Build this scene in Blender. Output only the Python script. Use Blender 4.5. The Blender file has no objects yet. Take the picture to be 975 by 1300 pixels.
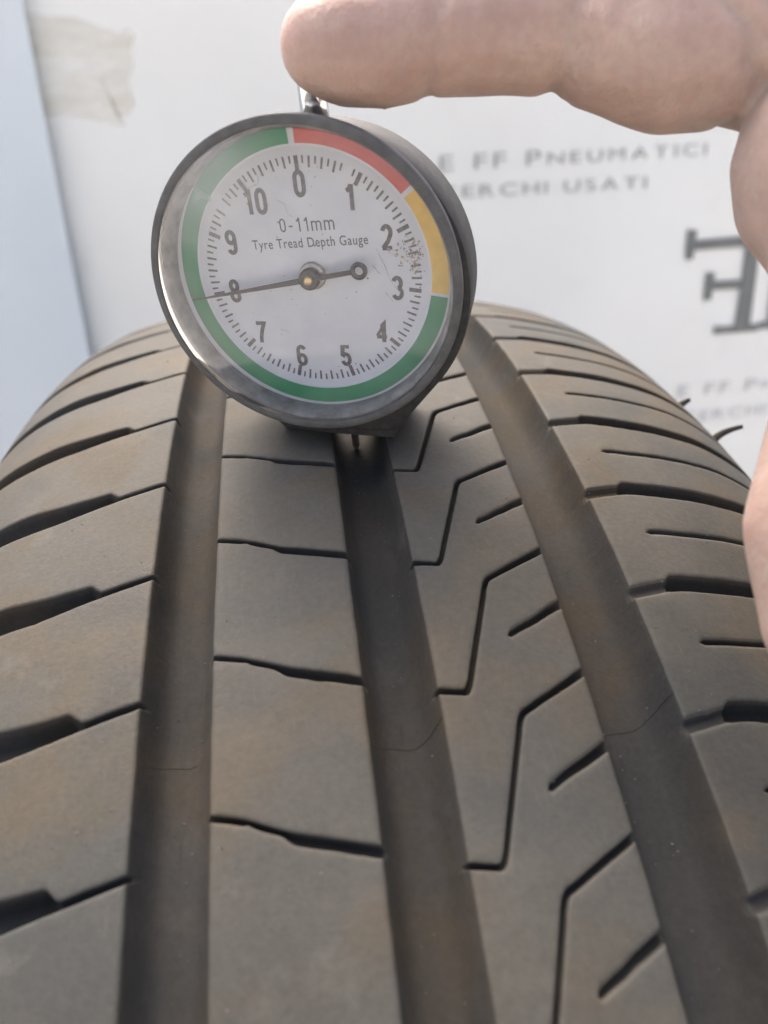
import bpy, bmesh, math, random
import numpy as np
from mathutils import Vector, Matrix, noise as mnoise

random.seed(7)
RNG = np.random.default_rng(11)
SC = bpy.context.scene
COL = SC.collection
R = math.radians

# ------------------------------------------------------------------ camera, sky, sun, exposure
TYRE_R = 0.316                       # outer radius of the tyre
SPIN = R(-54.6)                      # turns the tyre so that theta = 35.4 deg is its top
TYRE_M = Matrix.Translation((0, 0, TYRE_R)) @ Matrix.Rotation(SPIN, 4, 'X')
FPX, CX, CY = 900.0, 487.5, 650.0    # focal length and centre, in units of a 975 x 1300 picture
CAM_T = Matrix(((0.99114399, 0.07963649, -0.10626203, -0.01148246),
                (-0.04697618, -0.53819814, -0.84150817, -0.41602142),
                (-0.12420479, 0.83904755, -0.52969083, 0.0),
                (0, 0, 0, 1)))
CAM_M = TYRE_M @ CAM_T
cd = bpy.data.cameras.new('camera')
cam = bpy.data.objects.new('camera', cd)
COL.objects.link(cam)
cam.matrix_world = CAM_M
cd.sensor_fit = 'HORIZONTAL'
cd.sensor_width = 36.0
cd.lens = 36.0 * FPX / 975.0
cd.clip_start = 0.005
cd.clip_end = 200.0
cd.dof.use_dof = True
cd.dof.focus_distance = 0.128
cd.dof.aperture_fstop = 18.0
SC.camera = cam

SUN_EL, SUN_AZ = R(62), R(-16)       # azimuth clockwise from +Y (the way the camera looks)
world = bpy.data.worlds.new('World')
SC.world = world
world.use_nodes = True
wn = world.node_tree
sky = wn.nodes.new('ShaderNodeTexSky')
sky.sky_type = 'NISHITA'
sky.sun_disc = False
sky.sun_elevation = SUN_EL
sky.sun_rotation = SUN_AZ
sky.air_density = 0.7
sky.dust_density = 9.0
sky.ozone_density = 0.2
wn.nodes['Background'].inputs['Strength'].default_value = 0.15
wn.links.new(sky.outputs[0], wn.nodes['Background'].inputs['Color'])
sd = bpy.data.lights.new('sun', 'SUN')
sd.energy = 0.95
sd.angle = R(90)
sd.color = (1.0, 0.955, 0.90)
sun = bpy.data.objects.new('sun', sd)
COL.objects.link(sun)
sdir = Vector((math.sin(SUN_AZ) * math.cos(SUN_EL), math.cos(SUN_AZ) * math.cos(SUN_EL), math.sin(SUN_EL)))
sun.rotation_euler = sdir.to_track_quat('Z', 'Y').to_euler()
sun.location = sdir * 3
SC.view_settings.view_transform = 'Standard'
SC.view_settings.look = 'None'
SC.view_settings.exposure = 1.6
SC.view_settings.gamma = 1.0

# ------------------------------------------------------------------ helpers
def at(u, v, z):
    """world point seen at picture position (u, v) at depth z along the view axis"""
    return CAM_M @ Vector(((u - CX) / FPX * z, -(v - CY) / FPX * z, -z))

def ray_plane(u, v, p0, n):
    o = CAM_M.translation
    d = (at(u, v, 1.0) - o)
    return o + d * ((p0 - o).dot(n) / d.dot(n))

def link(name, me, mat=None, parent=None):
    o = bpy.data.objects.new(name, me)
    COL.objects.link(o)
    if mat is not None and me is not None and len(me.materials) == 0:
        me.materials.append(mat)
    if parent is not None:
        o.parent = parent
    return o

def tag(o, label=None, cat=None, group=None, kind=None):
    if label: o['label'] = label
    if cat: o['category'] = cat
    if group: o['group'] = group
    if kind: o['kind'] = kind
    return o

def mesh_pd(name, verts, faces, smooth=True):
    me = bpy.data.meshes.new(name)
    me.from_pydata([tuple(v) for v in verts], [], faces)
    if smooth:
        me.polygons.foreach_set('use_smooth', [True] * len(me.polygons))
    me.update()
    return me

def grid_mesh(name, P, close_u=False, close_v=False, flip=False):
    """P: (n, m, 3) array"""
    n, m = P.shape[:2]
    idx = np.arange(n * m).reshape(n, m)
    if close_u: idx = np.vstack([idx, idx[:1]])
    if close_v: idx = np.hstack([idx, idx[:, :1]])
    a, b, c, d = idx[:-1, :-1], idx[1:, :-1], idx[1:, 1:], idx[:-1, 1:]
    q = np.stack([a, b, c, d] if not flip else [a, d, c, b], -1).reshape(-1, 4)
    me = bpy.data.meshes.new(name)
    me.vertices.add(n * m)
    me.vertices.foreach_set('co', P.reshape(-1).astype(np.float32))
    me.loops.add(q.size)
    me.loops.foreach_set('vertex_index', q.reshape(-1).astype(np.int32))
    me.polygons.add(len(q))
    me.polygons.foreach_set('loop_start', np.arange(0, q.size, 4, dtype=np.int32))
    me.polygons.foreach_set('loop_total', np.full(len(q), 4, np.int32))
    me.polygons.foreach_set('use_smooth', np.ones(len(q), bool))
    me.update(calc_edges=True)
    me.validate()
    return me

def lathe(name, prof, seg=128, closed=True):
    """revolve (r, z) pairs about local Z"""
    a = np.linspace(0, 2 * np.pi, seg, endpoint=False)
    p = np.array(prof, float)
    P = np.stack([p[:, 0][:, None] * np.sin(a), p[:, 0][:, None] * np.cos(a), p[:, 1][:, None] + 0 * a], -1)
    return grid_mesh(name, P, close_u=False, close_v=True)

def tube(name, pts, rad, seg=10, cap=True):
    pts = [Vector(p) for p in pts]
    n = len(pts)
    rr = rad if hasattr(rad, '__len__') else [rad] * n
    rows = []
    ref = Vector((0.31, 0.52, 0.79))
    for i, p in enumerate(pts):
        t = (pts[min(i + 1, n - 1)] - pts[max(i - 1, 0)]).normalized()
        u = t.cross(ref).normalized(); w = t.cross(u)
        rows.append([p + (u * math.cos(a) + w * math.sin(a)) * rr[i] for a in np.linspace(0, 2 * math.pi, seg, endpoint=False)])
    verts = [v for r_ in rows for v in r_]
    faces = []
    for i in range(n - 1):
        for j in range(seg):
            k = (j + 1) % seg
            faces.append((i * seg + j, i * seg + k, (i + 1) * seg + k, (i + 1) * seg + j))
    if cap:
        faces.append(tuple(range(seg))[::-1]); faces.append(tuple((n - 1) * seg + j for j in range(seg)))
    return mesh_pd(name, verts, faces)

def prism(name, poly, z0, z1, bevel=0.0):
    """extrude a 2-D outline (counter-clockwise) from z0 to z1"""
    bm = bmesh.new()
    vs = [bm.verts.new((x, y, z0)) for x, y in poly]
    f = bm.faces.new(vs)
    r_ = bmesh.ops.extrude_face_region(bm, geom=[f])
    for v in r_['geom']:
        if isinstance(v, bmesh.types.BMVert): v.co.z = z1
    bmesh.ops.recalc_face_normals(bm, faces=bm.faces)
    if bevel:
        es = [e for e in bm.edges if e.calc_face_angle(0) > 0.5]
        bmesh.ops.bevel(bm, geom=es, offset=bevel, segments=2, affect='EDGES', profile=0.6)
    me = bpy.data.meshes.new(name)
    bm.to_mesh(me); bm.free()
    return me

def text_mesh(name, body, size=1.0, sx=1.0, spacing=1.0, bold=0.0, align='CENTER', thick=0.0):
    cu = bpy.data.curves.new(name, 'FONT')
    cu.body = body
    cu.size = size
    cu.align_x = align
    cu.align_y = 'CENTER' if align == 'CENTER' else 'BOTTOM_BASELINE'
    cu.space_character = spacing
    cu.offset = bold
    cu.extrude = thick
    o = bpy.data.objects.new(name, cu)
    COL.objects.link(o)
    bpy.context.view_layer.update()
    me = bpy.data.meshes.new_from_object(o.evaluated_get(bpy.context.evaluated_depsgraph_get()))
    bpy.data.objects.remove(o)
    bpy.data.curves.remove(cu)
    me.transform(Matrix.Diagonal((sx, 1, 1, 1)))
    me.name = name
    return me

# ------------------------------------------------------------------ materials
def new_mat(name):
    m = bpy.data.materials.new(name)
    m.use_nodes = True
    nt = m.node_tree
    return m, nt, nt.nodes['Principled BSDF'], nt.nodes['Material Output']

def N(nt, t, **kw):
    n = nt.nodes.new(t)
    for k, v in kw.items():
        if k in n.inputs: n.inputs[k].default_value = v
        else: setattr(n, k, v)
    return n

def tex(nt, scale, detail=4.0, rough=0.55, vec=None, kind='ShaderNodeTexNoise'):
    n = nt.nodes.new(kind)
    n.inputs['Scale'].default_value = scale
    if 'Detail' in n.inputs: n.inputs['Detail'].default_value = detail
    if 'Roughness' in n.inputs: n.inputs['Roughness'].default_value = rough
    if vec is not None: nt.links.new(vec, n.inputs['Vector'])
    return n

def ramp(nt, fac, stops):
    r_ = nt.nodes.new('ShaderNodeValToRGB')
    cr = r_.color_ramp
    while len(cr.elements) < len(stops): cr.elements.new(0.5)
    for e, (p, c) in zip(cr.elements, stops):
        e.position = p
        e.color = c if len(c) == 4 else (*c, 1)
    nt.links.new(fac, r_.inputs['Fac'])
    return r_

def mix(nt, fac, a, b, blend='MIX'):
    m = nt.nodes.new('ShaderNodeMix')
    m.data_type = 'RGBA'
    m.blend_type = blend
    for sock, val in ((m.inputs[0], fac), (m.inputs[6], a), (m.inputs[7], b)):
        if hasattr(val, 'is_output'): nt.links.new(val, sock)
        else: sock.default_value = val if not hasattr(val, '__len__') else ((*val, 1) if len(val) == 3 else val)
    return m.outputs[2]

def bump(nt, height, strength, dist, normal=None):
    b = nt.nodes.new('ShaderNodeBump')
    b.inputs['Strength'].default_value = strength
    b.inputs['Distance'].default_value = dist
    nt.links.new(height, b.inputs['Height'])
    if normal is not None: nt.links.new(normal, b.inputs['Normal'])
    return b.outputs['Normal']

def rubber(name, dark, mid, light, dustw=1.0, spec=0.22, r0=0.56, r1=0.80):
    m, nt, p, out = new_mat(name)
    g = N(nt, 'ShaderNodeNewGeometry').outputs['Position']
    big = tex(nt, 26, 5, 0.6, g)
    c1 = ramp(nt, big.outputs['Fac'], [(0.30, dark), (0.5, mid), (0.72, light)]).outputs[0]
    # brownish and bluish blooms, as on weathered rubber
    hue = tex(nt, 48, 3, 0.5, g)
    c2 = mix(nt, ramp(nt, hue.outputs['Fac'], [(0.46, (0, 0, 0)), (0.62, (1, 1, 1))]).outputs[0], c1,
             (mid[0] * 1.13, mid[1] * 1.02, mid[2] * 0.88))
    hue2 = tex(nt, 33, 3, 0.5, N(nt, 'ShaderNodeVectorMath', operation='ADD').outputs[0])
    nt.links.new(g, hue2.inputs['Vector'].links[0].from_node.inputs[0])
    hue2.inputs['Vector'].links[0].from_node.inputs[1].default_value = (3.1, 1.7, 5.3)
    c3 = mix(nt, ramp(nt, hue2.outputs['Fac'], [(0.50, (0, 0, 0)), (0.66, (0.85, 0.85, 0.85))]).outputs[0], c2,
             (mid[0] * 0.76, mid[1] * 0.83, mid[2] * 0.90))
    grain = tex(nt, 900, 3, 0.7, g)
    c4 = mix(nt, 0.20, c3, ramp(nt, grain.outputs['Fac'], [(0.3, (0.25, 0.25, 0.25)), (0.7, (0.78, 0.78, 0.78))]).outputs[0], 'OVERLAY')
    # dust specks
    vo = tex(nt, 420, vec=g, kind='ShaderNodeTexVoronoi')
    msk = tex(nt, 95, 2, 0.5, g)
    spk = N(nt, 'ShaderNodeMath', operation='MULTIPLY')
    nt.links.new(ramp(nt, vo.outputs['Distance'], [(0.06, (1, 1, 1)), (0.16, (0, 0, 0))]).outputs[0], spk.inputs[0])
    nt.links.new(ramp(nt, msk.outputs['Fac'], [(0.57, (0, 0, 0)), (0.64, (1, 1, 1))]).outputs[0], spk.inputs[1])
    c5 = mix(nt, spk.outputs[0], c4, (0.22 * dustw, 0.20 * dustw, 0.17 * dustw))
    sm_ = tex(nt, 62, 7, 0.68, g)
    c5 = mix(nt, ramp(nt, sm_.outputs['Fac'], [(0.60, (0, 0, 0)), (0.74, (0.55,) * 3)]).outputs[0], c5, tuple(v * 1.75 for v in mid))
    # fine scuffs
    mp_ = N(nt, 'ShaderNodeMapping'); mp_.inputs['Scale'].default_value = (1500, 160, 160); mp_.inputs['Rotation'].default_value = (0.2, 0.3, 0.25)
    nt.links.new(g, mp_.inputs['Vector'])
    scf = tex(nt, 1.0, 3, 0.6, mp_.outputs[0])
    c5 = mix(nt, ramp(nt, scf.outputs['Fac'], [(0.62, (0, 0, 0)), (0.76, (0.30,) * 3)]).outputs[0], c5, tuple(v * 1.5 for v in mid))
    nt.links.new(c5, p.inputs['Base Color'])
    nt.links.new(ramp(nt, big.outputs['Fac'], [(0.3, (r0,) * 3), (0.7, (r1,) * 3)]).outputs[0], p.inputs['Roughness'])
    p.inputs['Specular IOR Level'].default_value = spec
    n1 = bump(nt, tex(nt, 1500, 3, 0.6, g).outputs['Fac'], 0.32, 0.00025)
    n2 = bump(nt, tex(nt, 120, 3, 0.5, g).outputs['Fac'], 0.18, 0.0010, n1)
    nt.links.new(n2, p.inputs['Normal'])
    return m

M_TREAD = rubber('worn_tread_rubber', (0.046, 0.0440, 0.0380), (0.062, 0.0592, 0.0508), (0.082, 0.0775, 0.0660))
M_GROOVE = rubber('groove_rubber', (0.035, 0.0335, 0.031), (0.045, 0.043, 0.0395), (0.056, 0.0535, 0.0485), 0.8, 0.08, 0.80, 0.95)

def plain(name, col, rough=0.5, metal=0.0, spec=0.5, noise_amt=0.0, nscale=300, bmp=0.0):
    m, nt, p, out = new_mat(name)
    tc = N(nt, 'ShaderNodeTexCoord').outputs['Object']
    p.inputs['Roughness'].default_value = rough
    p.inputs['Metallic'].default_value = metal
    p.inputs['Specular IOR Level'].default_value = spec
    nz = tex(nt, nscale, 4, 0.6, tc)
    k = noise_amt
    c = ramp(nt, nz.outputs['Fac'], [(0.3, tuple(v * (1 - k) for v in col)), (0.7, tuple(min(1, v * (1 + k)) for v in col))])
    nt.links.new(c.outputs[0], p.inputs['Base Color'])
    if bmp: nt.links.new(bump(nt, nz.outputs['Fac'], bmp, 0.0005), p.inputs['Normal'])
    return m

# ------------------------------------------------------------------ ground
me = mesh_pd('ground', [(-30, -30, 0), (30, -30, 0), (30, 30, 0), (-30, 30, 0)], [(0, 1, 2, 3)])
tag(link('ground', me, plain('concrete', (0.42, 0.40, 0.365), 0.85, noise_amt=0.25, nscale=9, bmp=0.2)), kind='structure')

# ------------------------------------------------------------------ banner wall behind the tyre
BAN_A = R(4.9)
b_right = Vector((math.cos(BAN_A), math.sin(BAN_A), 0))
b_up = Vector((0, 0, 1))
b_norm = b_right.cross(b_up)                      # towards the camera
b_org = Vector((0, 0.375, 0.62))
BAN_M = Matrix((( b_right.x, 0, b_norm.x, b_org.x), (b_right.y, 0, b_norm.y, b_org.y), (0, 1, 0, b_org.z), (0, 0, 0, 1)))
def ban_xy(u, v):
    q = BAN_M.inverted() @ ray_plane(u, v, b_org, b_norm)
    return q.x, q.y

m, nt, p, out = new_mat('white_vinyl')
tc = N(nt, 'ShaderNodeTexCoord').outputs['Object']
c = ramp(nt, tex(nt, 5, 5, 0.55, tc).outputs['Fac'], [(0.3, (0.775, 0.797, 0.755)), (0.7, (0.825, 0.848, 0.81))]).outputs[0]
c = mix(nt, ramp(nt, tex(nt, 14, 4, 0.7, tc).outputs['Fac'], [(0.60, (0, 0, 0)), (0.80, (0.25, 0.25, 0.25))]).outputs[0], c, (0.66, 0.64, 0.60))
nt.links.new(c, p.inputs['Base Color'])
p.inputs['Roughness'].default_value = 0.55
nt.links.new(bump(nt, tex(nt, 6, 2, 0.4, tc).outputs['Fac'], 0.25, 0.02), p.inputs['Normal'])
M_VINYL = m
n = 40
gx, gy = np.meshgrid(np.linspace(-0.9, 1.0, n), np.linspace(-0.60, 0.25, n), indexing='ij')
gz = 0.002 * np.sin(gx * 3.1 + 0.4) + 0.0015 * np.sin(gx * 5 + gy * 4)
front = np.stack([gx, gy, gz], -1)
banner = link('banner', grid_mesh('banner', front), M_VINYL)
banner.matrix_world = BAN_M
sol = banner.modifiers.new('thickness', 'SOLIDIFY'); sol.thickness = 0.003; sol.offset = -1
tag(banner, 'white printed advertising panel with grey lettering standing behind the tyre', 'banner')

M_INK = plain('grey_ink', (0.40, 0.41, 0.41), 0.6, noise_amt=0.15, nscale=60)
M_INK2 = plain('dark_grey_ink', (0.165, 0.178, 0.172), 0.6, noise_amt=0.1, nscale=60)
M_INK3 = plain('pale_grey_ink', (0.54, 0.545, 0.54), 0.6, noise_amt=0.12, nscale=60)
def ban_z(x, y): return 0.002 * math.sin(x * 3.1 + 0.4) + 0.0015 * math.sin(x * 5 + y * 4)

def small_caps_row(name, body, u0, v0, u1, v1, cap_px, mat, small=0.80):
    """row of lettering from picture point 0 (left baseline) to 1 (right baseline)"""
    x0, y0 = ban_xy(u0, v0); x1, y1 = ban_xy(u1, v1)
    cap = (ban_xy(u0, v0 - cap_px)[1] - y0)
    parts, pen = [], 0.0
    for ch in body:
        if ch == ' ':
            pen += 0.85; continue
        k = small if ch.islower() else 1.0
        me = text_mesh('letter', ch.upper(), size=cap * k / 0.70, sx=1.45, align='LEFT')
        xs = [v.co.x for v in me.vertices]
        w = (max(xs) - min(xs)) / cap
        me.transform(Matrix.Translation((-min(xs), 0, 0)))
        parts.append((me, pen)); pen += w + 0.42
    total = (pen - 0.42) * cap
    k = (x1 - x0) / total
    for me, pn in parts:
        f = pn * cap * k
        x, y = x0 + f, y0 + (y1 - y0) * (f / (x1 - x0))
        me.transform(Matrix.Diagonal((k, 1, 1, 1)))
        o = link('letter', me, mat, banner)
        o.location = (x, y, ban_z(x, y) + 0.0012)
        o.rotation_euler = (0, 0, math.atan2(y1 - y0, x1 - x0))

small_caps_row('text', 'E FF Pneumatici', 557, 218, 893, 197, 20, M_INK)
small_caps_row('text', 'Cerchi usati', 556, 253, 817, 239, 16, M_INK, 1.0)
small_caps_row('text', 'E FF Pneumatici', 857, 503, 1120, 478, 15, M_INK3)
small_caps_row('text', 'Cerchi usati', 862, 535, 1062, 515, 13, M_INK3, 1.0)

def ban_poly(name, pix, mat, lift=0.0014):
    P = [ban_xy(u, v) for u, v in pix]
    return link(name, mesh_pd(name, [(x, y, ban_z(x, y) + lift) for x, y in P], [tuple(range(len(P)))], False), mat, banner)
def z3(*pts): return [(540 + x * .4462, 150 + y * .4462) for x, y in pts]
# the emblem: a mirrored serif F back to back with an upright one
FM = z3((730, 402), (737, 318), (765, 318), (761, 347), (948, 331), (915, 583), (938, 583), (936, 604), (808, 613), (812, 592),
        (870, 588), (886, 485), (808, 488), (804, 516), (781, 517), (790, 438), (816, 438), (813, 462), (890, 458), (902, 365), (757, 376), (752, 402))[::-1]
ban_poly('emblem', FM, M_INK2)
mx = 976.5
def mir(pts): return [(2 * 973.0 - 13.0 - u + (v - 350) * -0.26, v - (973 - u) * 0.14) for u, v in pts]
ban_poly('emblem', mir(FM)[::-1], M_INK2)

# pale board overlapping the banner on the left
m, nt, p, out = new_mat('shade_tinted_board')
tc = N(nt, 'ShaderNodeTexCoord').outputs['Object']
nt.links.new(ramp(nt, tex(nt, 7, 4, 0.5, tc).outputs['Fac'], [(0.3, (0.615, 0.685, 0.715)), (0.7, (0.665, 0.735, 0.76))]).outputs[0], p.inputs['Base Color'])  # white board; the blue tint of shade is put into its colour
p.inputs['Roughness'].default_value = 0.5
pb = ray_plane(72, 225, b_org + b_norm * 0.006, b_norm)
board = link('board', prism('board', [(-0.55, -0.60), (0, -0.60), (0, 0.27), (-0.55, 0.27)], 0, 0.006, 0.0008), m)
board.matrix_world = Matrix.Translation((pb.x, pb.y, 0.602)) @ Matrix.Rotation(BAN_A + R(1), 4, 'Z') @ Matrix.Rotation(R(90), 4, 'X')
tag(board, 'white board with the blue of shade in its colour and a straight edge, left of the tyre in front of the banner', 'board')

# yellowed tape left on the banner
m, nt, p, out = new_mat('yellowed_tape')
tc = N(nt, 'ShaderNodeTexCoord').outputs['Object']
mp = N(nt, 'ShaderNodeMapping'); mp.inputs['Scale'].default_value = (18, 55, 30); mp.inputs['Rotation'].default_value = (0, 0, 0.35)
nt.links.new(tc, mp.inputs['Vector'])
st = tex(nt, 1.0, 5, 0.65, mp.outputs[0])
nt.links.new(ramp(nt, st.outputs['Fac'], [(0.3, (0.66, 0.58, 0.42)), (0.7, (0.80, 0.76, 0.66))]).outputs[0], p.inputs['Base Color'])
nt.links.new(ramp(nt, st.outputs['Fac'], [(0.28, (0.40,) * 3), (0.66, (0.10,) * 3)]).outputs[0], p.inputs['Alpha'])
p.inputs['Roughness'].default_value = 0.3
out_px = [(28, 12), (60, 20), (96, 22), (128, 34), (150, 42), (163, 36), (172, 46), (166, 66), (171, 84), (163, 104), (171, 132), (163, 146), (150, 150), (160, 160), (140, 158), (110, 150), (84, 146), (50, 150), (40, 90)]
P = [ban_xy(u, v) for u, v in out_px]
cxy = np.mean(P, 0)
rings = []
for f in (1.0, 0.9, 0.7, 0.45, 0.2, 0.02):
    rings.append([(cxy[0] + (x - cxy[0]) * f, cxy[1] + (y - cxy[1]) * f) for x, y in P])
A = np.array(rings)
zz = np.vectorize(ban_z)(A[..., 0], A[..., 1]) + 0.0008 + 0.0012 * np.abs(np.sin(A[..., 0] * 160 + A[..., 1] * 90)) * np.array([0, .5, 1, 1, 1, 1])[:, None]
tape = link('tape', grid_mesh('tape', np.dstack([A, zz]), close_v=True), m)
tape.matrix_world = BAN_M
tag(tape, 'crinkled yellowed clear tape stuck on the white banner, beside the pale board', 'tape')

# ------------------------------------------------------------------ tyre
PITCH = 360.0 / 84
K = 1000.0 * TYRE_R * math.pi / 180      # mm of tread per degree
def prof(xmm):
    a = np.abs(np.asarray(xmm, float) / 1000 - 0.004215) / 0.08
    return TYRE_R - 0.01 * (1.00612 * a**2 - 0.04398 * a**4 + 0.38290 * a**8)

tyre = link('tyre', None)
tyre.matrix_world = TYRE_M
tag(tyre, 'worn black car tyre standing upright with dusty brown tread and three wide grooves', 'tyre')

def cyl(xmm, thdeg, r):
    th = np.radians(thdeg)
    return np.stack([np.broadcast_to(np.asarray(xmm) / 1000.0, np.shape(r)), -r * np.cos(th), r * np.sin(th)], -1)

def wob(x, th, seed, amp, f=1.0):
    g = np.random.default_rng(seed)
    s = 0
    for i in range(6):
        a, b, c = g.normal(0, 0.5 * f), g.normal(0, 2.6 * f), g.uniform(0, 6.28)
        s = s + np.sin(a * x + b * th + c)
    return amp * s / 2.5

GD = 8.0                                                    # groove depth, mm
def groove_depth(e, hw):
    """depth at e mm inside the edge of a groove of half-width hw: one soft U"""
    t = np.clip(1 - np.asarray(e, float) / hw, 0, 1)
    return GD * (1 - t ** 3.6)

def wall_profile(x0, sl, x1, sr, step, extra=()):
    """x samples across a rib with the depth its groove walls add; sl / sr = half-width of the groove beside it, 0 = none"""
    E = [1.0, .93, .86, .77, .68, .58, .48, .38, .28, .19, .11, .055]
    xs, dx = [], []
    if sl:
        for f in E:
            xs.append(x0 - sl * f); dx.append(float(groove_depth(sl * f, sl)))
        xs += [x0 - .05, x0 + .14, x0 + .55, x0 + 1.1]; dx += [.42, .13, .03, 0.0]
        a = x0 + 1.1
    else:
        xs.append(x0); dx.append(0.0); a = x0
    b = x1 - 1.1 if sr else x1
    inner = sorted(set([round(v, 3) for v in np.linspace(a, b, max(3, int((b - a) / step)))[1:-1]] + [e for e in extra if a + .1 < e < b - .1]))
    xs += inner; dx += [0.0] * len(inner)
    if sr:
        xs += [x1 - 1.1, x1 - .55, x1 - .14, x1 + .05]; dx += [0.0, .03, .13, .42]
        for f in E[::-1]:
            xs.append(x1 + sr * f); dx.append(float(groove_depth(sr * f, sr)))
    else:
        xs.append(x1); dx.append(0.0)
    return np.array(xs), np.array(dx)

def smoothstep(x, a, b):
    t = np.clip((x - a) / (b - a), 0, 1)
    return t * t * (3 - 2 * t)

def block_points(xs, dx, th0, spec, vstep, seed, rough=1.0):
    s = spec['s'](xs); lo, hi, d = spec['main'](xs)           # degrees rel. to s, mm
    mm = 1 / K
    L = []                                                     # (theta, depth) per line
    e1 = wob(xs, seed, seed, 0.035 * rough * mm, 2.2)           # ragged edges
    e2 = wob(xs, seed + 9, seed + 5, 0.035 * rough * mm, 2.2)
    for kx in range(3):                                        # small tears along the edges
        c0 = RNG.uniform(xs[0], xs[-1]); e1 = e1 + rough * RNG.uniform(-.12, .16) * mm * np.exp(-((xs - c0) / RNG.uniform(.5, 1.2)) ** 2)
        c0 = RNG.uniform(xs[0], xs[-1]); e2 = e2 + rough * RNG.uniform(-.16, .1) * mm * np.exp(-((xs - c0) / RNG.uniform(.5, 1.2)) ** 2)
    steep = np.sqrt(1 + (np.gradient(s, xs) * K) ** 2)
    b = mm * steep
    a0, w = s + th0, hi - lo
    mid = a0 + (hi + lo) / 2
    top = a0 + hi + e1
    Z = np.zeros_like(xs)
    L += [(mid, d), (mid * .35 + (top) * .65 - .06 * w, d * .97), (top - .10 * w, d * .35), (top - .015 * w, np.minimum(d, .30)), (top + .10 * b, np.minimum(d, .10)), (top + .35 * b, Z + .02), (top + .8 * b, Z)]
    start = top + .8 * b
    a1 = a0 + PITCH
    end = a1 + lo + e2
    tail = [(end - .8 * b, Z), (end - .35 * b, Z + .02), (end - .10 * b, np.minimum(d, .10)), (end + .015 * w, np.minimum(d, .30)), (end + .10 * w, d * .35), ((a1 + (hi + lo) / 2) * .35 + end * .65 + .06 * w, d * .97), (a1 + (hi + lo) / 2, d)]
    stops = [start]
    if 'short' in spec:
        o, w2, d2 = spec['short'](xs)
        m2 = a0 + o + wob(xs, seed + 3, seed + 2, .07 * rough * mm, 2.5)
        hw = np.maximum(w2 / 2, .012)
        cut = [(m2 - hw - .5 * b * (d2 > 0) - .02, Z), (m2 - hw, np.minimum(d2, .12)), (m2 - hw * .8, d2 * .6), (m2, d2), (m2 + hw * .8, d2 * .6), (m2 + hw, np.minimum(d2, .12)), (m2 + hw + .5 * b * (d2 > 0) + .02, Z)]
    else:
        cut = None
    def fill(p, q):
        nn = max(2, int(np.median(q - p) * K / vstep))
        for i in range(1, nn):
            f = i / nn
            L.append((p * (1 - f) + q * f, Z))
    if cut:
        fill(start, cut[0][0]); L.extend(cut); fill(cut[-1][0], tail[0][0])
    else:
        fill(start, tail[0][0])
    L.extend(tail)
    TH = np.stack([l[0] for l in L], 1); D = np.stack([np.broadcast_to(l[1], xs.shape) for l in L], 1)
    D = np.maximum(D, dx[:, None])
    X = np.repeat(xs[:, None], TH.shape[1], 1)
    lump = wob(X, TH, 77, .05 * rough, .35) + wob(X, TH, 78, .03 * rough, 1.0)
    edge = (np.abs(dx) > 0.2)[:, None] * wob(X * 0, TH, 31 + int(spec['id']), .05 * rough, 3.5)
    r = prof(X) - (D + lump * (D < .2) + .25 * edge * (D < 3)) / 1000
    # groove edges waver a little
    X2 = X + (np.abs(dx) > 0.05)[:, None] * wob(X * 0, TH, 51 + int(spec['id']), .035 * rough, 2.0)
    Dq = np.maximum(np.maximum(D[:-1, :-1], D[1:, :-1]), np.maximum(D[1:, 1:], D[:-1, 1:]))
    return cyl(X2, TH, r), (Dq > 0.5).reshape(-1).astype(np.int32)

def lerp(xp, fp):
    xp = np.array(xp, float); fp = np.array(fp, float)
    return lambda x: np.interp(x, xp, fp)
def soft(fn, w):
    return lambda x: (fn(x - w) + 2 * fn(x - w / 2) + 2 * fn(x) + 2 * fn(x + w / 2) + fn(x + w)) / 8

RIBS = []
# left shoulder rib
sL = soft(lerp([-110, -95, -76, -57, -48, -38, -30], [-1.5, -1.4, -1.15, -0.82, -0.42, 0.0, 0.3]), 3)
def mainL(x):
    wide = smoothstep(-x, 46.6, 49.2)
    hi = 0.17 + wide * lerp([-110, -64, -52, -48], [1.0, .85, .50, .40])(x)
    return 0 * x - 0.03, hi, 1.6 + 2.6 * wide * (1 - smoothstep(-x, 88, 97)) + 0.6
RIBS.append(dict(id=1, x=(-99, 0, -38.3, 5.36), step=.75, s=sL, main=mainL, th=10.84, extra=np.arange(-51, -45, .35)))
# left centre rib
sC = soft(lerp([-30, -27.6, -23, -17, -5.5, -2], [0.08, 0, -0.22, -0.66, -1.22, -1.4]), 1.2)
def mainC(x):
    wide = smoothstep(x, -18.4, -16.2)
    nub = .55 * np.exp(-((x + 22.6) / .55) ** 2)
    return -0.13 - .13 * wide + .06 * nub, 0.03 + 0 * x, 2.7 - 1.6 * nub + 0 * x
RIBS.append(dict(id=2, x=(-27.6, 5.36, -5.5, 5.52), step=.5, s=sC, main=mainC, th=7.73, extra=list(np.arange(-19, -15.5, .3)) + list(np.arange(-24, -21.2, .25))))
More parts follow.
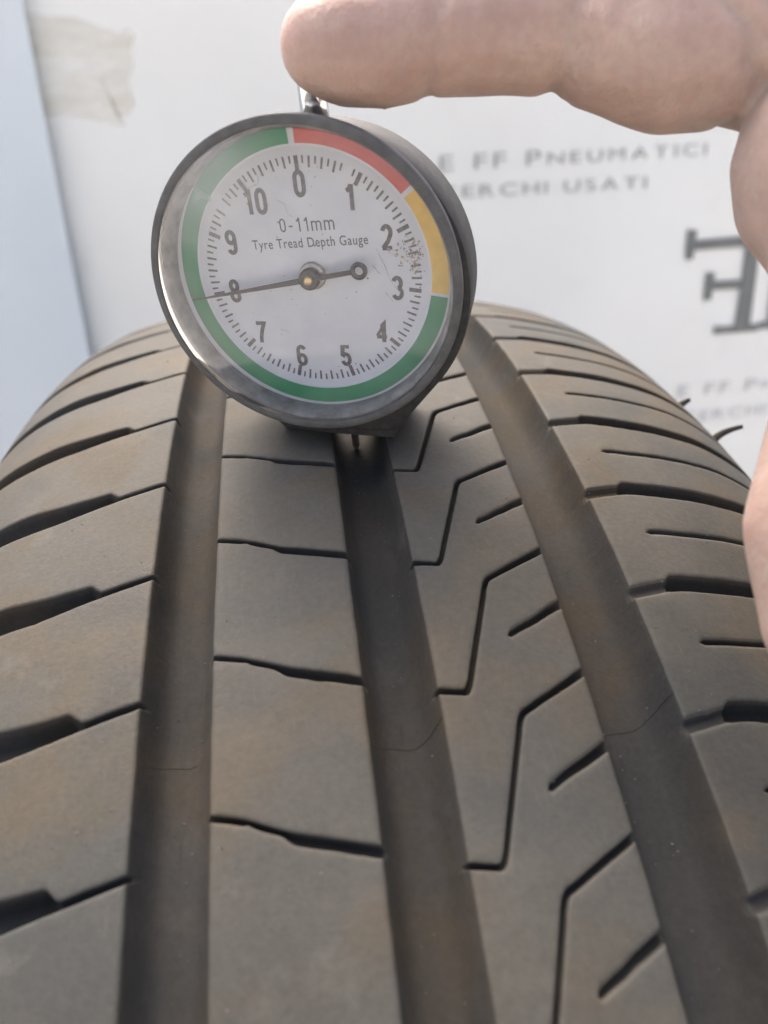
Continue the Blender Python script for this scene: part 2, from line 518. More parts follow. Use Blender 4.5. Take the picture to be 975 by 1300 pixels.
# right centre rib, zigzag cut and a short blind cut
sZ = soft(lerp([0, 5.4, 9.9, 16.9, 28.2, 34], [0.05, 0, -.14, 3.42, 4.46, 5.0]), .7)
def mainZ(x):
    g = np.abs(np.gradient(sZ(x), x)) * K
    wd = np.sqrt(1 + g ** 2) * .88 / K * lerp([5, 10, 17, 28], [1.15, 1.0, 1.05, 1.45])(x)
    return -wd * .5, wd * .5, 2.4 + 0 * x
def shortZ(x):
    on = smoothstep(x, 17.9, 18.6)
    return PITCH / 2 + .07 + 0 * x, on * lerp([18, 28], [.20, .30])(x), on * lerp([18, 28], [1.8, 2.8])(x)
RIBS.append(dict(id=3, x=(5.5, 5.52, 28.2, 6.77), step=.42, s=sZ, main=mainZ, short=shortZ, th=5.86, extra=list(np.arange(9, 11, .2)) + list(np.arange(16, 18.8, .2))))
# right shoulder rib
sR = soft(lerp([36, 42, 50, 64, 76, 84, 105], [-.25, 0, .27, 0.05, -.25, -.75, -1.6]), 2)
def mainR(x):
    wide = smoothstep(x, 48.6, 50.2)
    return 0 * x - .02, .46 + .16 * wide + 0 * x, 1.3 + 3.0 * wide * (1 - smoothstep(x, 93, 102))
def shortR(x):
    on = smoothstep(x, 49.5, 50.6)
    return 2.12 + .30 + lerp([50, 64, 80, 100], [0, .05, .1, .1])(x), on * .19, on * 3.2 * (1 - smoothstep(x, 92, 100))
RIBS.append(dict(id=4, x=(41.7, 6.77, 104, 0), step=.75, s=sR, main=mainR, short=shortR, th=8.35, extra=np.arange(48, 51.2, .25)))

rest_v, rest_f, off = [], [], 0
for rib in RIBS:
    x0, sl, x1, sr = rib['x']
    xs, dx = wall_profile(x0, sl, x1, sr, rib['step'], rib['extra'])
    k0 = math.ceil((-17 - rib['th']) / PITCH); k1 = math.floor((52 - rib['th']) / PITCH)
    for k in range(k0, k1 + 1):
        P, mi = block_points(xs, dx, rib['th'] + k * PITCH, rib, 0.9, 100 * rib['id'] + k)
        bme = grid_mesh('tread_block', P, flip=True)
        bme.materials.append(M_TREAD); bme.materials.append(M_GROOVE)      # dusty running face; cleaner groove rubber, its darker colour partly groove shade
        bme.polygons.foreach_set('material_index', mi)
        link('tread_block', bme, None, tyre)
    xs, dx = wall_profile(x0, sl, x1, sr, 3.0)
    for k in range(k1 + 1, k0 + 84):
        P, mi = block_points(xs, dx, rib['th'] + k * PITCH, rib, 6.0, 5, 0.0)
        n_, m_ = P.shape[:2]
        idx = np.arange(n_ * m_).reshape(n_, m_) + off
        rest_f.append(np.stack([idx[:-1, :-1], idx[:-1, 1:], idx[1:, 1:], idx[1:, :-1]], -1).reshape(-1, 4))
        rest_v.append(P.reshape(-1, 3)); off += n_ * m_
o = link('tread_blocks', mesh_pd('tread_blocks', np.vstack(rest_v), np.vstack(rest_f).tolist()), M_TREAD, tyre)
tag(o, kind='stuff')

# carcass: groove floors, shoulders, sidewalls, beads and the inner liner
pr = []
def outer(x):
    d = 8.3
    xl = abs(x - 4.2)
    t = np.clip((xl - 88) / 10.0, 0, 1); t = t * t * (3 - 2 * t)
    return float(prof(x)) - (d * (1 - t) - 0.15 * t) / 1000
xsR = [104.2 + 2.6 * math.sin(t) for t in np.linspace(0, 1.57, 3)]
left, right = [], []
for x in np.linspace(-96, 104, 161): pr.append((x, outer(x)))
def side(sgn):
    c0 = 4.2 + sgn * 99.8
    r0 = outer(c0)
    S = []
    for f in np.linspace(0.03, 1, 26):
        r = r0 - f * (r0 - 0.207)
        bulge = 6.5 * math.sin(min(1, f * 1.15) * math.pi) - 22 * max(0, f - .35) ** 1.6
        rib_ = 0.5 * (1 if 0.16 < f < 0.20 or .55 < f < .6 else 0)
        S.append((c0 + sgn * (bulge + rib_), r))
    S.append((S[-1][0] - sgn * 4, 0.2035)); S.append((S[-1][0] - sgn * 9, 0.2035)); S.append((S[-1][0] - sgn * 4, 0.209))
    e = S[-1][0]
    for f in np.linspace(.05, 1, 12):
        S.append((e + sgn * (14 * math.sin(f * 1.5)), 0.209 + f * (0.262 - 0.209)))
    return S
pr = side(-1)[::-1] + pr + side(1)
xe_, re_ = pr[-1]; xb_, rb_ = pr[0]
for f in np.linspace(.06, .94, 15):
    pr.append((xe_ + (xb_ - xe_) * f, re_ + .022 * math.sin(f * math.pi)))
pr = np.array(pr)
TH = np.linspace(0, 360, 336, endpoint=False)
P = cyl(pr[:, 0][:, None] + 0 * TH, TH[None, :] + 0 * pr[:, :1], pr[:, 1][:, None] + 0 * TH)
link('carcass', grid_mesh('carcass', P, close_u=True, close_v=True, flip=True), M_GROOVE, tyre)

# fine moulding lines that cross the grooves
def mould_line(x0, x1, th0, th1, dep):
    pts = []
    for f in np.linspace(0, 1, 24):
        x = x0 + (x1 - x0) * f
        d = float(groove_depth(min(f, 1 - f) * (x1 - x0) + .1, (x1 - x0) / 2 + .1))
        th = th0 + (th1 - th0) * f + .12 * math.sin(f * 7)
        pts.append(cyl(x, th, float(prof(x)) - (d - .04) / 1000))
    link('mould_line', tube('mould_line', pts, 0.00004, 5), M_GROOVE, tyre)
for kk in (0,):
    mould_line(-38.2, -27.7, 5.0 + kk * PITCH, 5.45 + kk * PITCH, (.42, .78))
    mould_line(-5.4, 5.4, 4.7 + kk * PITCH, 5.1 + kk * PITCH, (.22, .78))
    mould_line(28.3, 41.6, 4.3 + kk * PITCH, 5.2 + kk * PITCH, (.22, .76))

# rubber whiskers on the right shoulder
for (x, th, ln, kk) in ((88.5, 22.4, 3.0, 0.2), (89.5, 19.2, 5.4, 0.55)):
    b0 = cyl(x, th, float(prof(x)) - .0012)
    nrm = Vector((0.72, -math.cos(R(th)) * .66, math.sin(R(th)) * .66)).normalized()
    tg = Vector((0, math.sin(R(th)), math.cos(R(th))))
    pts = [Vector(b0) + nrm * (ln / 1000 * f) + tg * (kk * ln / 1000 * (f - .9 * f * f)) + Vector((1, 0, 0)) * (kk * ln / 1000 * f * f) for f in np.linspace(0, 1, 10)]
    link('rubber_whisker', tube('rubber_whisker', pts, [.00115 - .0006 * f for f in np.linspace(0, 1, 10)], 8), M_GROOVE, tyre)

# loose grit on the running faces and in the grooves
V, Fc = [], []
rg = random.Random(5)
for i in range(420):
    th = rg.uniform(-3, 30); x = rg.uniform(-70, 80); dep = 0.0
    if rg.random() < .5: x = rg.choice((-33 + rg.gauss(0, 2.6), rg.gauss(0, 2.8), 35 + rg.gauss(0, 3.4)))
    for a_, b_ in ((-38.3, -27.6), (-5.5, 5.5), (28.2, 41.7)):
        if a_ < x < b_: dep = float(groove_depth(min(x - a_, b_ - x), (b_ - a_) / 2))
    sz = rg.uniform(.06, .17) * (1.6 if rg.random() < .06 else 1) / 1000
    c_ = Vector(cyl(x, th, float(prof(x)) - dep / 1000 + sz * .3))
    b0 = len(V)
    for d_ in ((1, 0, 0), (-1, 0, 0), (0, 1, 0), (0, -1, 0), (0, 0, 1), (0, 0, -1)):
        V.append(TYRE_M @ (c_ + Vector(d_) * sz * rg.uniform(.6, 1.3)))
    for f in ((0, 2, 4), (2, 1, 4), (1, 3, 4), (3, 0, 4), (2, 0, 5), (1, 2, 5), (3, 1, 5), (0, 3, 5)): Fc.append(tuple(b0 + j for j in f))
grit = link('grit', mesh_pd('grit', V, Fc, False), plain('pale_grit', (0.13, 0.118, 0.10), .9, noise_amt=.4, nscale=400))
tag(grit, 'tiny pale grains of grit scattered over the tyre tread', 'grit', kind='stuff')

# ------------------------------------------------------------------ tread depth gauge
U = 0.0154                                    # one unit = radius of the circle of numerals
g_n = Vector((-0.200, -0.585, 0.790)).normalized()
g_up = Vector((-0.085, 0.81, 0.58)); g_up = (g_up - g_n * g_up.dot(g_n)).normalized()
g_rt = g_up.cross(g_n)
g_pos = Vector((-0.823, 2.706, -8.169)) * U
GC = Matrix(((g_rt.x, g_up.x, g_n.x, g_pos.x), (g_rt.y, g_up.y, g_n.y, g_pos.y), (g_rt.z, g_up.z, g_n.z, g_pos.z), (0, 0, 0, 1)))
BASE_Y = -2.05
STEM_Z = -0.50
STEM_X = 0.12
G_M = CAM_M @ GC @ Matrix.Diagonal((U, U, U, 1)) @ Matrix.Translation((STEM_X, BASE_Y, STEM_Z))
gauge = link('tread_depth_gauge', None)
gauge.matrix_world = G_M
tag(gauge, 'round dial tread depth gauge standing on the tyre with its probe in the middle groove', 'gauge')
GL = Matrix.Translation((-STEM_X, -BASE_Y, -STEM_Z))    # dial centre in the root's frame
def gpart(name, me, mat, parent=None, z=0.0, y=0.0, x=0.0, rz=0.0):
    o = link(name, me, mat, parent or gauge)
    mtx = Matrix.Translation((x, y, z)) @ Matrix.Rotation(rz, 4, 'Z')
    o.matrix_local = (GL @ mtx) if parent is None else mtx
    return o

M_BLACK = plain('black_plastic', (0.034, 0.035, 0.036), 0.65, spec=0.25, noise_amt=0.35, nscale=9, bmp=0.12)
M_RING = plain('worn_grey_ring', (0.085, 0.087, 0.088), 0.62, spec=0.3, noise_amt=0.22, nscale=6, bmp=0.05)
M_CHROME = plain('chrome', (0.78, 0.79, 0.80), 0.14, metal=1.0, noise_amt=0.04)
M_STEEL = plain('dull_steel', (0.33, 0.32, 0.31), 0.38, metal=0.9, noise_amt=0.2, nscale=20)
M_BRASS = plain('brass', (0.50, 0.36, 0.20), 0.38, metal=0.9, noise_amt=0.15, nscale=20)
M_NEEDLE = plain('needle_black', (0.028, 0.028, 0.03), 0.5, noise_amt=0.3, nscale=12)
M_PRINT = plain('black_print', (0.075, 0.075, 0.08), 0.6, noise_amt=0.5, nscale=16)
M_RED = plain('red_print', (0.40, 0.06, 0.055), 0.55, noise_amt=0.08, nscale=8)
M_YEL = plain('yellow_print', (0.55, 0.35, 0.06), 0.55, noise_amt=0.08, nscale=8)
M_GRN = plain('green_print', (0.007, 0.175, 0.082), 0.55, noise_amt=0.08, nscale=8)
M_RIM = plain('grey_acrylic_rim', (0.19, 0.195, 0.193), 0.6, spec=0.25, noise_amt=0.35, nscale=5)

m, nt, p, out = new_mat('dial_paper')
tc = N(nt, 'ShaderNodeTexCoord').outputs['Object']
c = ramp(nt, tex(nt, 2.2, 4, 0.5, tc).outputs['Fac'], [(0.3, (0.42, 0.445, 0.495)), (0.7, (0.475, 0.50, 0.55))]).outputs[0]
vo = tex(nt, 9, vec=tc, kind='ShaderNodeTexVoronoi')
mk = tex(nt, 2.6, 2, 0.5, tc)
ml = N(nt, 'ShaderNodeMath', operation='MULTIPLY')
nt.links.new(ramp(nt, vo.outputs['Distance'], [(0.05, (1, 1, 1)), (0.10, (0, 0, 0))]).outputs[0], ml.inputs[0])
nt.links.new(ramp(nt, mk.outputs['Fac'], [(0.50, (0, 0, 0)), (0.58, (1, 1, 1))]).outputs[0], ml.inputs[1])
c = mix(nt, ml.outputs[0], c, (0.20, 0.19, 0.19))
nt.links.new(c, p.inputs['Base Color'])
p.inputs['Roughness'].default_value = 0.55
M_DIAL = m

# housing: round case that runs down to a flat foot
def hull_outline(r, base_y, half, n=96, cx=0.06, cy=-0.22):
    pts = []
    ang = math.atan2(half, cy - base_y)
    L2 = math.hypot(half, cy - base_y)
    tn = math.acos(min(1, r / L2))
    a_t = math.pi - ang - tn                 # where the flank leaves the circle (clockwise from up)
    for a in np.linspace(-a_t, a_t, n): pts.append((cx + r * math.sin(a), cy + r * math.cos(a)))
    pts.append((cx + half, base_y)); pts.append((cx - half, base_y))
    return pts[::-1]
def loft(name, rows):
    P = np.array([[(x, y, z) for x, y in poly] for poly, z in rows])
    return P
def housing_mesh():
    rows = []
    for r, hb, yb, z in ((.05, .03, -.20, -.03), (1.66, .70, BASE_Y + .08, -.03), (1.70, .72, BASE_Y + .03, -.04), (1.745, .74, BASE_Y + .005, -.07), (1.755, .75, BASE_Y, -.12), (1.745, .75, BASE_Y, -.86), (1.70, .72, BASE_Y + .01, -.93), (1.62, .85, BASE_Y + .06, -.97), (.9, .5, -1.2, -.98), (.05, .03, -.20, -.98)):
        rows.append([(x, y, z) for x, y in hull_outline(r, yb, hb)])
    return grid_mesh('housing', np.array(rows), close_v=True, flip=True)
hm = housing_mesh()
h = gpart('housing', hm, M_BLACK)
es = h.modifiers.new('es', 'EDGE_SPLIT'); es.split_angle = R(35)
gpart('foot', prism('foot', [(-.66, BASE_Y - .004), (.80, BASE_Y - .080), (.82, BASE_Y + .05), (-.68, BASE_Y + .05)], -.90, -.05, .012), M_BLACK)

# bezel, inner rim, lens (slightly oval, set low on the dial)
CASE = Matrix.Translation((-.02, -.036, 0)) @ Matrix.Diagonal((1, .975, 1, 1))
o = gpart('bezel', lathe('bezel', [(1.69, .02), (1.69, .385), (1.694, .392), (1.702, .396), (1.775, .372), (1.783, .368), (1.790, .358), (1.792, .345), (1.785, .25), (1.76, .12), (1.72, -.02), (1.66, -.02)], 160), M_RING)
o.matrix_local = GL @ CASE
o = gpart('inner_rim', lathe('inner_rim', [(1.622, 0.02), (1.625, .05), (1.630, .15), (1.636, .165), (1.645, .25), (1.660, .265), (1.686, .31), (1.688, .03)], 160), M_RIM)
o.matrix_local = GL @ CASE

m, nt, p, out = new_mat('scratched_lens_with_glare')
nt.nodes.remove(p)
tc = N(nt, 'ShaderNodeTexCoord').outputs['Object']
tr = N(nt, 'ShaderNodeBsdfTransparent'); tr.inputs['Color'].default_value = (0.97, 0.98, 0.98, 1)
gl = N(nt, 'ShaderNodeBsdfGlossy'); gl.inputs['Roughness'].default_value = 0.06
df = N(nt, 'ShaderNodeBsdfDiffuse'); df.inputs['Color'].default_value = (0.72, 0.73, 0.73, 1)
fr = N(nt, 'ShaderNodeFresnel'); fr.inputs['IOR'].default_value = 1.49
m1 = N(nt, 'ShaderNodeMixShader'); m2_ = N(nt, 'ShaderNodeMixShader')
sc1 = N(nt, 'ShaderNodeMapping'); sc1.inputs['Scale'].default_value = (2.0, 16.0, 1); sc1.inputs['Rotation'].default_value = (0, 0, 0.9)
nt.links.new(tc, sc1.inputs['Vector'])
s1 = tex(nt, 3, 6, 0.75, sc1.outputs[0])
haze = tex(nt, 1.3, 3, 0.5, tc)
scr = ramp(nt, s1.outputs['Fac'], [(0.62, (0.0,) * 3), (0.74, (0.16,) * 3)])
hz = ramp(nt, haze.outputs['Fac'], [(0.35, (0.015,) * 3), (0.75, (0.09,) * 3)])
gd = N(nt, 'ShaderNodeVectorMath', operation='DISTANCE')          # glare veil at upper left, painted in as whitish diffuse
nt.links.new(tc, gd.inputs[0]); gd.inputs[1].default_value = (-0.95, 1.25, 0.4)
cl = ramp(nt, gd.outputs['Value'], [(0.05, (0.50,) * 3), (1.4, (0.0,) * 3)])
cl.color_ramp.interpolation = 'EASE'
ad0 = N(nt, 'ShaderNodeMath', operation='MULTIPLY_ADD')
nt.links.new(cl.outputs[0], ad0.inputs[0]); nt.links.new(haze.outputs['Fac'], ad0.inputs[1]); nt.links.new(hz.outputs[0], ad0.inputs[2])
ad = N(nt, 'ShaderNodeMath', operation='ADD')
nt.links.new(scr.outputs[0], ad.inputs[0]); nt.links.new(ad0.outputs[0], ad.inputs[1])
nt.links.new(fr.outputs[0], m1.inputs[0]); nt.links.new(tr.outputs[0], m1.inputs[1]); nt.links.new(gl.outputs[0], m1.inputs[2])
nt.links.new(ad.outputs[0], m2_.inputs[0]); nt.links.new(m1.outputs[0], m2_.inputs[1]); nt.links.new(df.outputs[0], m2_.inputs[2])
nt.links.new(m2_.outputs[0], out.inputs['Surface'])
M_LENS = m
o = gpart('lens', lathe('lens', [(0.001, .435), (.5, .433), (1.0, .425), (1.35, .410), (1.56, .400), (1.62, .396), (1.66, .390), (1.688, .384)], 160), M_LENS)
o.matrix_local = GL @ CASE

# dial and its printing
dial = gpart('dial_face', lathe('dial_face', [(0.001, 0.0), (1.0, 0.0), (1.36, 0.0), (1.362, .006), (1.372, .010), (1.65, .012)], 128), M_DIAL)
def arc_band(name, v0, v1, r0, r1, mat, z=.016):
    A_ = np.radians(np.linspace(v0, v1, max(6, int((v1 - v0) * 14))) * 360 / 11)
    P = np.stack([np.stack([r_ * np.sin(A_), r_ * np.cos(A_), 0 * A_ + z], -1) for r_ in (r0, r1)], 0)
    return gpart(name, grid_mesh(name, P), mat, dial)
arc_band('red_band', 0.02, 1.60, 1.390, 1.585, M_RED)
arc_band('yellow_band', 1.66, 3.00, 1.390, 1.585, M_YEL)
arc_band('green_band', 3.04, 10.94, 1.390, 1.585, M_GRN)
def rect(w, l): return [(-w / 2, -l / 2, 0), (w / 2, -l / 2, 0), (w / 2, l / 2, 0), (-w / 2, l / 2, 0)]
tick_me = {k: mesh_pd('tick', rect(*s_), [(0, 1, 2, 3)], False) for k, s_ in (('s', (.020, .075)), ('m', (.024, .115)), ('l', (.046, .140)))}
for k_ in tick_me.values(): k_.materials.append(M_PRINT)
for i in range(110):
    if RNG.random() < .03: continue                       # a few ticks have worn away
    kd = 'l' if i % 10 == 0 else ('m' if i % 2 == 0 else 's')
    ln = {'l': .140, 'm': .115, 's': .075}[kd]
    a = i / 110 * 2 * math.pi
    r_ = 1.275 - ln / 2
    gpart('tick', tick_me[kd], None, dial, .004, r_ * math.cos(a), r_ * math.sin(a), -a)
def arc(cx, cy, rx, ry, a0, a1, n=14):
    return [(cx + rx * math.cos(R(a)), cy + ry * math.sin(R(a))) for a in np.linspace(a0, a1, n)]
GLYPH = {   # condensed sans figures in a box 0.5 wide and 1 high
    '0': [arc(.25, .68, .18, .25, 0, 180) + arc(.25, .32, .18, .25, 180, 360) + [(.43, .68)]],
    '1': [[(.32, 0), (.32, .98)], [(.10, .74), (.22, .80), (.31, .96)]],
    '2': [arc(.25, .69, .18, .24, 165, -25) + [(.30, .34), (.12, .14), (.07, .07)], [(.03, .07), (.47, .07)]],
    '3': [arc(.24, .71, .17, .22, 160, -80), arc(.24, .28, .19, .22, 85, -160)],
    '4': [[(.36, 0), (.36, .94), (.06, .30)], [(.02, .26), (.50, .26)]],
    '5': [[(.45, .92), (.13, .92), (.09, .50)] + arc(.25, .32, .185, .25, 140, -160)],
    '6': [arc(.26, .70, .17, .23, 25, 180) + [(.08, .32)], arc(.26, .30, .18, .23, 0, 360, 24)],
    '7': [[(.05, .92), (.45, .92), (.30, .55), (.22, .25), (.20, 0)]],
    '8': [arc(.25, .72, .165, .21, 0, 360, 24), arc(.25, .28, .185, .22, 0, 360, 24)],
    '9': [arc(.24, .70, .18, .23, 0, 360, 24), arc(.24, .30, .17, .23, -155, 0) + [(.42, .70)]],
    '-': [[(.08, .40), (.38, .40)]],
    'm': [[(.08, 0), (.08, .70)], arc(.25, .50, .17, .16, 170, 0) + [(.42, 0)], arc(.59, .50, .17, .16, 170, 0) + [(.76, 0)]],
}
def ribbon(pts, w):
    V, Fc = [], []
    n_ = len(pts)
    for i, (x, y) in enumerate(pts):
        a, b = pts[max(i - 1, 0)], pts[min(i + 1, n_ - 1)]
        if n_ > 3 and pts[0] == pts[-1] and i in (0, n_ - 1): a, b = pts[-2], pts[1]
        dx_, dy_ = b[0] - a[0], b[1] - a[1]; l = math.hypot(dx_, dy_) or 1
        k = 1.0
        if 0 < i < n_ - 1:
            d1 = Vector((x - a[0], y - a[1])).normalized(); d2 = Vector((b[0] - x, b[1] - y)).normalized()
            k = 1 / max(.5, math.sqrt(max(0, (1 + d1.dot(d2)) / 2)))
        nx, ny = -dy_ / l * w / 2 * k, dx_ / l * w / 2 * k
        V += [(x + nx, y + ny), (x - nx, y - ny)]
        if i: Fc.append((2 * i - 2, 2 * i - 1, 2 * i + 1, 2 * i))
    return V, Fc
def stroke_text(name, body, h, sx, w, gap=.12):
    V, Fc, pen, zz = [], [], 0.0, 0
    for ch in body:
        for st_ in GLYPH[ch]:
            rv, rf = ribbon([(x * sx, y) for x, y in st_], w)
            b0 = len(V); zz += 1
            V += [((x + pen) * h, y * h, zz * 2e-4) for x, y in rv]; Fc += [tuple(b0 + j for j in f) for f in rf]
        pen += ({'m': .84, '-': .46, '1': .46}.get(ch, .5)) * sx + gap
    W = (pen - gap) * h
    return mesh_pd(name, [(x - W / 2, y - h / 2, z) for x, y, z in V], Fc, False)
for i in range(11):
    a = i / 11 * 2 * math.pi
    gpart('numeral', stroke_text('numeral', str(i), .268, .94, .178), M_PRINT, dial, .004, math.cos(a), math.sin(a) * 1.0, -R(1))
gpart('printing', stroke_text('printing', '0-11mm', .150, 1.0, .105, .14), M_PRINT, dial, .004, .585, .02, R(1))
gpart('printing', text_mesh('printing', 'Tyre Tread Depth Gauge', .150, .80, 1.10, .0012), M_PRINT, dial, .004, .385, .02, R(1))

# dirt trapped on the dial by the 2 and 3 marks
dv, dfc = [], []
for i in range(230):
    a = R(random.gauss(80, 5.5)); r_ = random.gauss(1.20, .09)
    if random.random() < .10: a = R(random.uniform(320, 375)); r_ = random.uniform(.75, 1.25)
    if random.random() < .16: a = R(random.uniform(0, 360)); r_ = random.uniform(.3, 1.3)
    if r_ > 1.34: continue
    s_ = random.uniform(.003, .017); t_ = random.uniform(0, 3.1); q = random.uniform(.25, .9)
    x, y = r_ * math.sin(a), r_ * math.cos(a)
    b0 = len(dv)
    for j in range(5):
        f = j / 5 * 6.283; rr = s_ * random.uniform(.6, 1.3)
        px, py = rr * math.cos(f), rr * q * math.sin(f)
        dv.append((x + px * math.cos(t_) - py * math.sin(t_), y + px * math.sin(t_) + py * math.cos(t_), .006))
    dfc.append(tuple(range(b0, b0 + 5)))
o = gpart('dirt', mesh_pd('dirt', dv, dfc, False), plain('brown_dirt', (0.20, 0.155, 0.115), 0.8, noise_amt=.4, nscale=9), dial)
o['kind'] = 'stuff'

sc_pts = [[(.78, .30), (.86, .12), (.90, -.02), (.97, -.14), (1.02, -.20)], [(.72, .12), (.80, .02)], [(-.30, .86), (-.20, .80), (-.18, .70), (-.12, .66)], [(-.62, 1.06), (-.60, .98), (-.46, 1.02), (-.45, 1.10)], [(.84, -.18), (.93, -.30)], [(.90, .30), (1.0, .27)], [(.92, .25), (1.03, .21)], [(-.5, -.62), (-.38, -.66)]]
V, Fc = [], []
for q_ in sc_pts:
    rv, rf = ribbon(q_, .008); b0 = len(V)
    V += [(x, y, .0055) for x, y in rv]; Fc += [tuple(b0 + j for j in f) for f in rf]
o = gpart('scratch', mesh_pd('scratch', V, Fc, False), plain('scratch_grey', (0.33, 0.32, 0.32), 0.7, noise_amt=.5, nscale=25), dial)
o['kind'] = 'stuff'

# needle
va = 8.0 / 11 * 2 * math.pi
dirv = Vector((math.sin(va), math.cos(va))); nrv = Vector((-dirv.y, dirv.x))
HUB = (0.0, 0.015)
def npoint(l, s_): return (HUB[0] + dirv.x * l + nrv.x * s_, HUB[1] + dirv.y * l + nrv.y * s_)
bm = bmesh.new()
outl = [npoint(1.50, -.007), npoint(1.50, .007), npoint(.2, .030), npoint(-.52, .026), npoint(-.52, -.026), npoint(.2, -.030)]
needle = gpart('needle', prism('needle', outl if True else outl, .13, .15), M_NEEDLE)
bm.free()
def ring(name, r0, r1, z0, z1, seg=40): return lathe(name, [(r0, z0), (r0, z1), (r1, z1), (r1, z0), (r0, z0)], seg)
cw = npoint(-.60, 0)
o = gpart('counterweight_ring', ring('counterweight_ring', .048, .098, .128, .152), M_NEEDLE, needle, 0, cw[1], cw[0])
o = gpart('boss', lathe('boss', [(.001, .165), (.10, .165), (.118, .155), (.120, .09), (.075, .085), (.075, .02)], 40), M_NEEDLE, needle, 0, HUB[1], HUB[0])
o = gpart('pin', lathe('pin', [(.001, .205), (.035, .203), (.052, .192), (.056, .165)], 32), M_BRASS, needle, 0, HUB[1], HUB[0])
gpart('washer', lathe('washer', [(.001, .045), (.14, .045), (.155, .035), (.157, .004)], 48), M_STEEL, dial, 0, .02, .01)

# push stem on top, probe underneath
def rod(r, y0, y1, seg=32, bev=.02):
    me = lathe('rod', [(.001, y1), (r - bev, y1), (r, y1 - bev), (r, y0 + bev), (r - bev, y0), (.001, y0)], seg)
    me.transform(Matrix.Rotation(R(-90), 4, 'X'))
    return me
STEM_TOP = 2.17
gpart('stem', rod(.150, 1.50, STEM_TOP, 10), M_CHROME, z=STEM_Z, x=STEM_X)
probe = gpart('probe', rod(.052, BASE_Y - .50, BASE_Y, 20, .015), M_STEEL, z=STEM_Z, x=STEM_X)
gpart('probe_tip', rod(.036, BASE_Y - .54, BASE_Y - .49, 16, .012), M_STEEL, z=STEM_Z, x=STEM_X)

# ------------------------------------------------------------------ hand
def capsule_chain(bm, pts, closed_ends=True):
    """pts: list of (Vector, radius); dense spheres so that a voxel remesh fuses them"""
    for (p0, r0), (p1, r1) in zip(pts[:-1], pts[1:]):
        nst = max(2, int((p1 - p0).length / 0.0022))
        for i in range(nst + 1):
            f = i / nst
            g = f * f * (3 - 2 * f)
            p_ = p0.lerp(p1, f); r_ = r0 + (r1 - r0) * g
            bmesh.ops.create_icosphere(bm, subdivisions=2, radius=r_, matrix=Matrix.Translation(p_))

bm = bmesh.new()
mmv = lambda u, v, z: at(u, v, z / 1000)
ZI = 108
index = [(mmv(412, 58, ZI), .0072), (mmv(440, 60, ZI), .0084), (mmv(485, 58, ZI), .0088), (mmv(548, 45, ZI), .0087), (mmv(630, 36, ZI), .0093), (mmv(716, 29, ZI - 1), .0102), (mmv(780, 46, ZI - 2), .0108), (mmv(850, 62, ZI - 3), .0118), (mmv(935, 48, ZI - 4), .0124), (mmv(1040, 40, ZI - 4), .0140)]
middle = [(mmv(1120, 20, 124), .0130), (mmv(1015, 20, 130), .0105), (mmv(1010, 130, 132), .0095), (mmv(1095, 215, 130), .0088), (mmv(1150, 180, 128), .0080)]
ringf = [(mmv(1170, 0, 142), .0125), (mmv(1075, 0, 150), .0100), (mmv(1075, 110, 152), .0090), (mmv(1150, 200, 150), .0084), (mmv(1200, 165, 147), .0076)]
pinky = [(mmv(1215, 10, 158), .0110), (mmv(1145, 0, 167), .0085), (mmv(1140, 90, 168), .0078), (mmv(1195, 160, 166), .0072), (mmv(1235, 130, 164), .0066)]
thumb = [(mmv(1190, 150, 100), .0180), (mmv(1078, 205, 100), .0160), (mmv(1100, 300, 96), .0125), (mmv(1118, 420, 92), .0112), (mmv(1086, 560, 90), .0108), (mmv(1058, 670, 88), .0107), (mmv(1072, 790, 87), .0098), (mmv(1088, 850, 87), .0080)]
for ch in (index, middle, ringf, pinky, thumb): capsule_chain(bm, ch)
wrist = mmv(1500, 190, 128)
fore = mmv(2100, 420, 130)
for f_, (k_, rk) in zip((index, middle, ringf, pinky), (((1400, 120, 112), .0165), ((1420, 120, 124), .0165), ((1430, 130, 136), .0155), ((1430, 140, 146), .0140))):
    capsule_chain(bm, [(f_[-1][0] if f_ is index else f_[0][0], f_[-1][1] if f_ is index else f_[0][1]), (mmv(*k_), rk), (wrist, .019)])
capsule_chain(bm, [(thumb[0][0], .018), (mmv(1350, 160, 108), .0175), (wrist, .019)])
off_w = (mmv(1500, 190, 140) - mmv(1500, 190, 118))
capsule_chain(bm, [(wrist - off_w * .4, .021), (fore - off_w * .5, .027)])
capsule_chain(bm, [(wrist + off_w * .4, .021), (fore + off_w * .5, .027)])
me = bpy.data.meshes.new('hand_raw')
bm.to_mesh(me); bm.free()
ho = bpy.data.objects.new('hand_raw', me); COL.objects.link(ho)
rm = ho.modifiers.new('r', 'REMESH'); rm.mode = 'VOXEL'; rm.voxel_size = 0.0008; rm.use_smooth_shade = True
sm = ho.modifiers.new('s', 'SMOOTH'); sm.factor = 0.6; sm.iterations = 14
bpy.context.view_layer.update()
hme = bpy.data.meshes.new_from_object(ho.evaluated_get(bpy.context.evaluated_depsgraph_get()))
bpy.data.objects.remove(ho)
hme.name = 'hand'
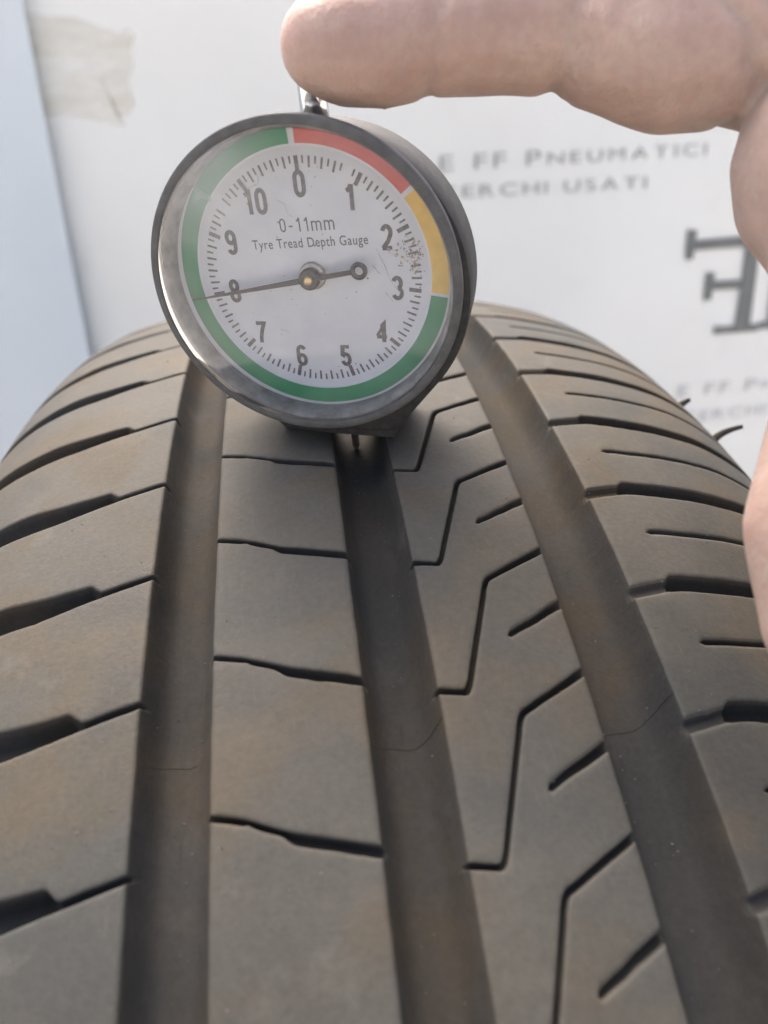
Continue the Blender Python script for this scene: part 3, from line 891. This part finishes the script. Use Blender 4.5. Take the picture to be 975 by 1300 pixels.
# flexion creases on the underside of the finger joints
co = np.empty(len(hme.vertices) * 3, np.float32); hme.vertices.foreach_get('co', co); co = co.reshape(-1, 3)
nr = np.empty(len(hme.vertices) * 3, np.float32); hme.vertices.foreach_get('normal', nr); nr = nr.reshape(-1, 3)
dn = np.array((CAM_M.to_3x3() @ Vector((0, -1, 0.35))).normalized())
fac = np.clip((nr @ dn) * 1.3 + .35, 0, 1)
def crease(u, v, z, du, dv, width, depth, reach):
    global co
    c_ = np.array(mmv(u, v, z)); ax = np.array((mmv(u + du, v + dv, z) - mmv(u, v, z)).normalized())
    d_ = co - c_
    s_ = d_ @ ax + .0004 * np.sin(d_[:, 2] * 900) 
    near = np.exp(-(np.linalg.norm(d_, axis=1) / reach) ** 4)
    co = co - nr * (depth * np.exp(-(s_ / width) ** 2) * near * fac)[:, None]
for (u, wd, dp) in ((548, .0011, .00022), (558, .0007, .00015), (709, .0012, .00042), (722, .0008, .00036), (735, .0007, .0002)):
    crease(u, 60, ZI - 1, 10, 1.0, wd, dp * 2.0, .017)
crease(915, 110, ZI - 4, 10, -7, .0013, .0011, .02)
hme.vertices.foreach_set('co', co.reshape(-1)); hme.update()

m, nt, p, out = new_mat('skin')
g = N(nt, 'ShaderNodeNewGeometry').outputs['Position']
c = ramp(nt, tex(nt, 55, 4, 0.6, g).outputs['Fac'], [(0.3, (0.355, 0.245, 0.206)), (0.5, (0.42, 0.312, 0.265)), (0.72, (0.48, 0.378, 0.324))]).outputs[0]
c = mix(nt, ramp(nt, tex(nt, 700, 3, 0.6, g).outputs['Fac'], [(0.35, (0, 0, 0)), (0.8, (0.35,) * 3)]).outputs[0], c, (0.28, 0.175, 0.14))
nt.links.new(c, p.inputs['Base Color'])
p.inputs['Roughness'].default_value = 0.55
p.inputs['Subsurface Weight'].default_value = 0.6
p.inputs['Subsurface Radius'].default_value = (1.0, 0.35, 0.2)
p.inputs['Subsurface Scale'].default_value = 0.005
mp = N(nt, 'ShaderNodeMapping'); mp.inputs['Scale'].default_value = (2600, 900, 900)
nt.links.new(g, mp.inputs['Vector'])
n1 = bump(nt, tex(nt, 1.0, 2, 0.5, mp.outputs[0]).outputs['Fac'], 0.55, 0.0002)
n2 = bump(nt, tex(nt, 330, 5, 0.65, g).outputs['Fac'], 0.60, 0.0006, n1)
nt.links.new(n2, p.inputs['Normal'])
hand = link('hand', hme, m)
tag(hand, 'bare hand with its index finger pressing the stem on top of the gauge', 'hand')

# fingernails
def nail(center, along, outn, length, width, mat):
    al = along.normalized(); on = (outn - al * outn.dot(al)).normalized(); sd_ = al.cross(on)
    P = []
    for i in np.linspace(-1, 1, 9):
        row = []
        for j in np.linspace(-1, 1, 9):
            w_ = width * (1 - .25 * max(0, abs(i) - .6))
            q = center + al * (length * i / 2) + sd_ * (w_ * j / 2) - on * (.0022 * j * j + .0009 * i * i)
            row.append(tuple(q))
        P.append(row)
    o = link('fingernail', grid_mesh('fingernail', np.array(P)), mat, hand)
    s_ = o.modifiers.new('s', 'SOLIDIFY'); s_.thickness = .0006; s_.offset = 0
M_NAIL = plain('nail', (0.62, 0.42, 0.36), 0.3, noise_amt=.05)
upv = (mmv(450, -40, ZI) - mmv(450, 60, ZI)).normalized()
nail(index[1][0] + upv * .0080, index[0][0] - index[2][0], upv, .012, .011, M_NAIL)
tv = (mmv(1160, 800, 87) - mmv(1068, 800, 87)).normalized()
nail(thumb[-2][0] + tv * .0093, thumb[-1][0] - thumb[-3][0], tv, .014, .013, M_NAIL)
